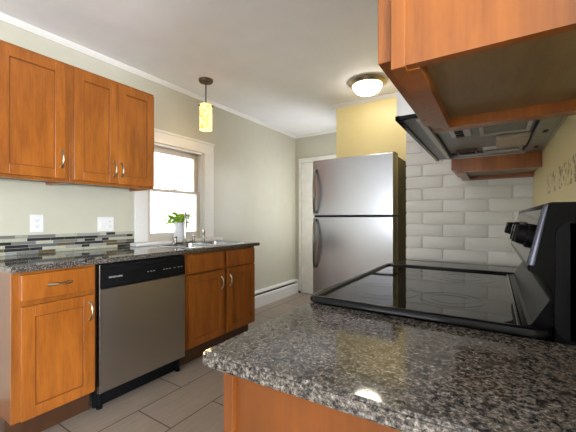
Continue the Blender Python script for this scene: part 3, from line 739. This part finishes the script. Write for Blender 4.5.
bm = B(); box(bm, CX-.014, CX+.024, y0+.006, y1-.006, .26, .845, .006); od = link('oven_door', bm, 'black_gloss', st)
bm = B(); tube(bm, [(CX-.055, y0+.06, .80), (CX-.055, y1-.06, .80)], .011, 10)
for y in (y0+.09, y1-.09): tube(bm, [(CX-.055, y, .80), (CX-.012, y, .80)], .008, 8)
link('handle', bm, 'chrome', od, 'auto')
bm = B(); box(bm, CX-.010, CX+.024, y0+.006, y1-.006, .06, .25, .006); link('storage_drawer', bm, 'black_gloss', st)
for x in (CX+.07, .10):
    for y in (y0+.06, y1-.06):
        bm = B(); lathe(bm, [(.018, 0), (.018, .032)], (x, y, 0), 10); link('foot', bm, 'black_plastic', st)

# ------------------------------------------------------------------ right uppers and range hood
RZ = 1.325; RXF = -.120
def rupper(y0, y1, z0, z1, label, rec, doors, RXF=RXF):
    c = thing('wall_cabinet', ((RXF+XR)/2, (y0+y1)/2, z0), label, 'cabinet')
    bm = B(); xb = XR-.001; xf = RXF+.019
    box(bm, xf, xb, y0, y0+.016, z0+.002, z1); box(bm, xf, xb, y1-.016, y1, z0, z1); box(bm, xf, xb, y0+.016, y1-.016, z1-.016, z1)
    link('body', bm, 'wood', c)
    bm = B(); box(bm, xf, xb, y0+.016, y1-.016, z0+rec, z0+rec+.006); link('bottom_panel', bm, 'ply', c)
    bm = B(); 
    for a in ((y0-.002, y0+.038), (y1-.038, y1)): box(bm, RXF, xf, *a, z0, z1, .0012)
    for a in ((z0+.0006, z0+.040), (z1-.04, z1-.0006)): box(bm, RXF+.0004, xf, y0+.03, y1-.03, *a)
    link('face_frame', bm, 'wood', c)
    bm = B(); box(bm, xf, xb, y1-.034, y1-.016, z0+.0005, z0+rec); box(bm, xf, xf+.016, y0+.016, y1-.03, z0+.0005, z0+rec); link('bottom_rail', bm, 'wood', c)
    for a, b, hy in doors:
        do = link('door', shaker(a, b, z0+.016, z1-.02, RXF-.0005, -1, .020), ['wood', 'wood_groove_shade'], c); pull(do, RXF-.0205, hy, z0+.13, -1)
    return c
rupper(.450, .840, RZ, 2.10, 'honey wood wall cabinet overhead in the top right corner, with its raw underside showing', .022, ((.456, .830, .80),))
rupper(1.545, BY-.004, RZ-.010, 2.10, 'small honey wood wall cabinet beyond the range hood, against the brick wall', .016, ((1.556, 1.876, 1.58),), -.136)
rupper(.842, 1.542, 1.545, 2.10, 'honey wood wall cabinet above the range hood', .016, ((.852, 1.188, 1.16), (1.194, 1.532, 1.22)))
hz, hx, h0, h1 = 1.374, -.211, .845, 1.540
rh = thing('range_hood', (-.02, 1.156, hz), 'grey range hood under the cabinet above the stove', 'range hood')
bm = B()                                # shell: top, back, front and the two sides
box(bm, hx+.03, XR-.001, h0, h1, 1.515, 1.534); prism(bm, [(hx, hz+.008), (hx+.006, hz+.008), (hx+.006, 1.44), (hx+.036, 1.534), (hx+.030, 1.534), (hx, 1.44)], 'y', h0, h1)
for a in ((h0, h0+.006), (h1-.006, h1)): prism(bm, [(hx+.005, hz), (XR-.001, hz), (XR-.001, 1.52), (hx+.03, 1.52), (hx+.005, 1.44)], 'y', *a)
box(bm, XR-.007, XR-.001, h0, h1, hz, 1.52); link('shell', bm, 'hood_light', rh)
bm = B(); box(bm, hx-.003, hx+.009, h0-.004, h1+.002, hz-.003, hz+.009, .002); box(bm, hx-.003, hx+.055, h0-.004, h0+.006, hz-.003, hz+.008, .002); link('front_trim', bm, 'black_gloss', rh)
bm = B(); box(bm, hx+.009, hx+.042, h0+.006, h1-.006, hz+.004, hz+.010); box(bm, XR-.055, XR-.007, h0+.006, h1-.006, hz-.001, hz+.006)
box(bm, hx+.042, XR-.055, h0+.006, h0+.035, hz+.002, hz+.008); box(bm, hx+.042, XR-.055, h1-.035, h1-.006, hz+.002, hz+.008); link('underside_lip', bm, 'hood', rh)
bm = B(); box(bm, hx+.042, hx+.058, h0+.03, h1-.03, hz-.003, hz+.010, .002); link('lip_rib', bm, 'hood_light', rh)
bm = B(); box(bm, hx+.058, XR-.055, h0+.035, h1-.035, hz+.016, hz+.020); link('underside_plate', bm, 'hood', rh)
for y in (.95, 1.18, 1.42):
    bm = B(); lathe(bm, [(.006, -.002), (.006, .0005)], (XR-.03, y, hz-.001), 10); box(bm, XR-.036, XR-.024, y-.018, y+.018, hz-.002, hz-.0005); link('mounting_slot', bm, 'dark_slot', rh)
M['mesh'] = plain('filter_mesh', (.33, .34, .30), .5, .4, vary=.5, nscale=500)
for a, b in ((1.0, 1.185), (1.42, 1.503)):
    bm = B(); ring_slab(bm, -.036, .088, a, b, -.026, .078, a+.011, b-.011, hz+.006, hz+.0165); ff = link('filter_frame', bm, 'hood_light', rh)
    bm = B(); box(bm, -.026, .078, a+.011, b-.011, hz+.011, hz+.015); link('filter_mesh', bm, 'mesh', ff)
bm = B(); box(bm, .006, .096, 1.245, 1.40, hz+.004, hz+.0165, .003); link('lamp_lens', bm, 'lens', rh)
bm = B(); box(bm, -.115, -.058, 1.05, 1.155, hz+.005, hz+.0165, .003); sp = link('switch_box', bm, 'hood_light', rh)
for y in (1.08, 1.13):
    bm = B(); box(bm, -.100, -.078, y-.014, y+.014, hz+.001, hz+.0055, .001); link('switch', bm, 'dark_slot', sp)
bm = B(); ring_slab(bm, -.125, -.055, 1.425, 1.503, -.118, -.062, 1.432, 1.496, hz+.008, hz+.0165); link('vent_frame', bm, 'wood_dark', rh)
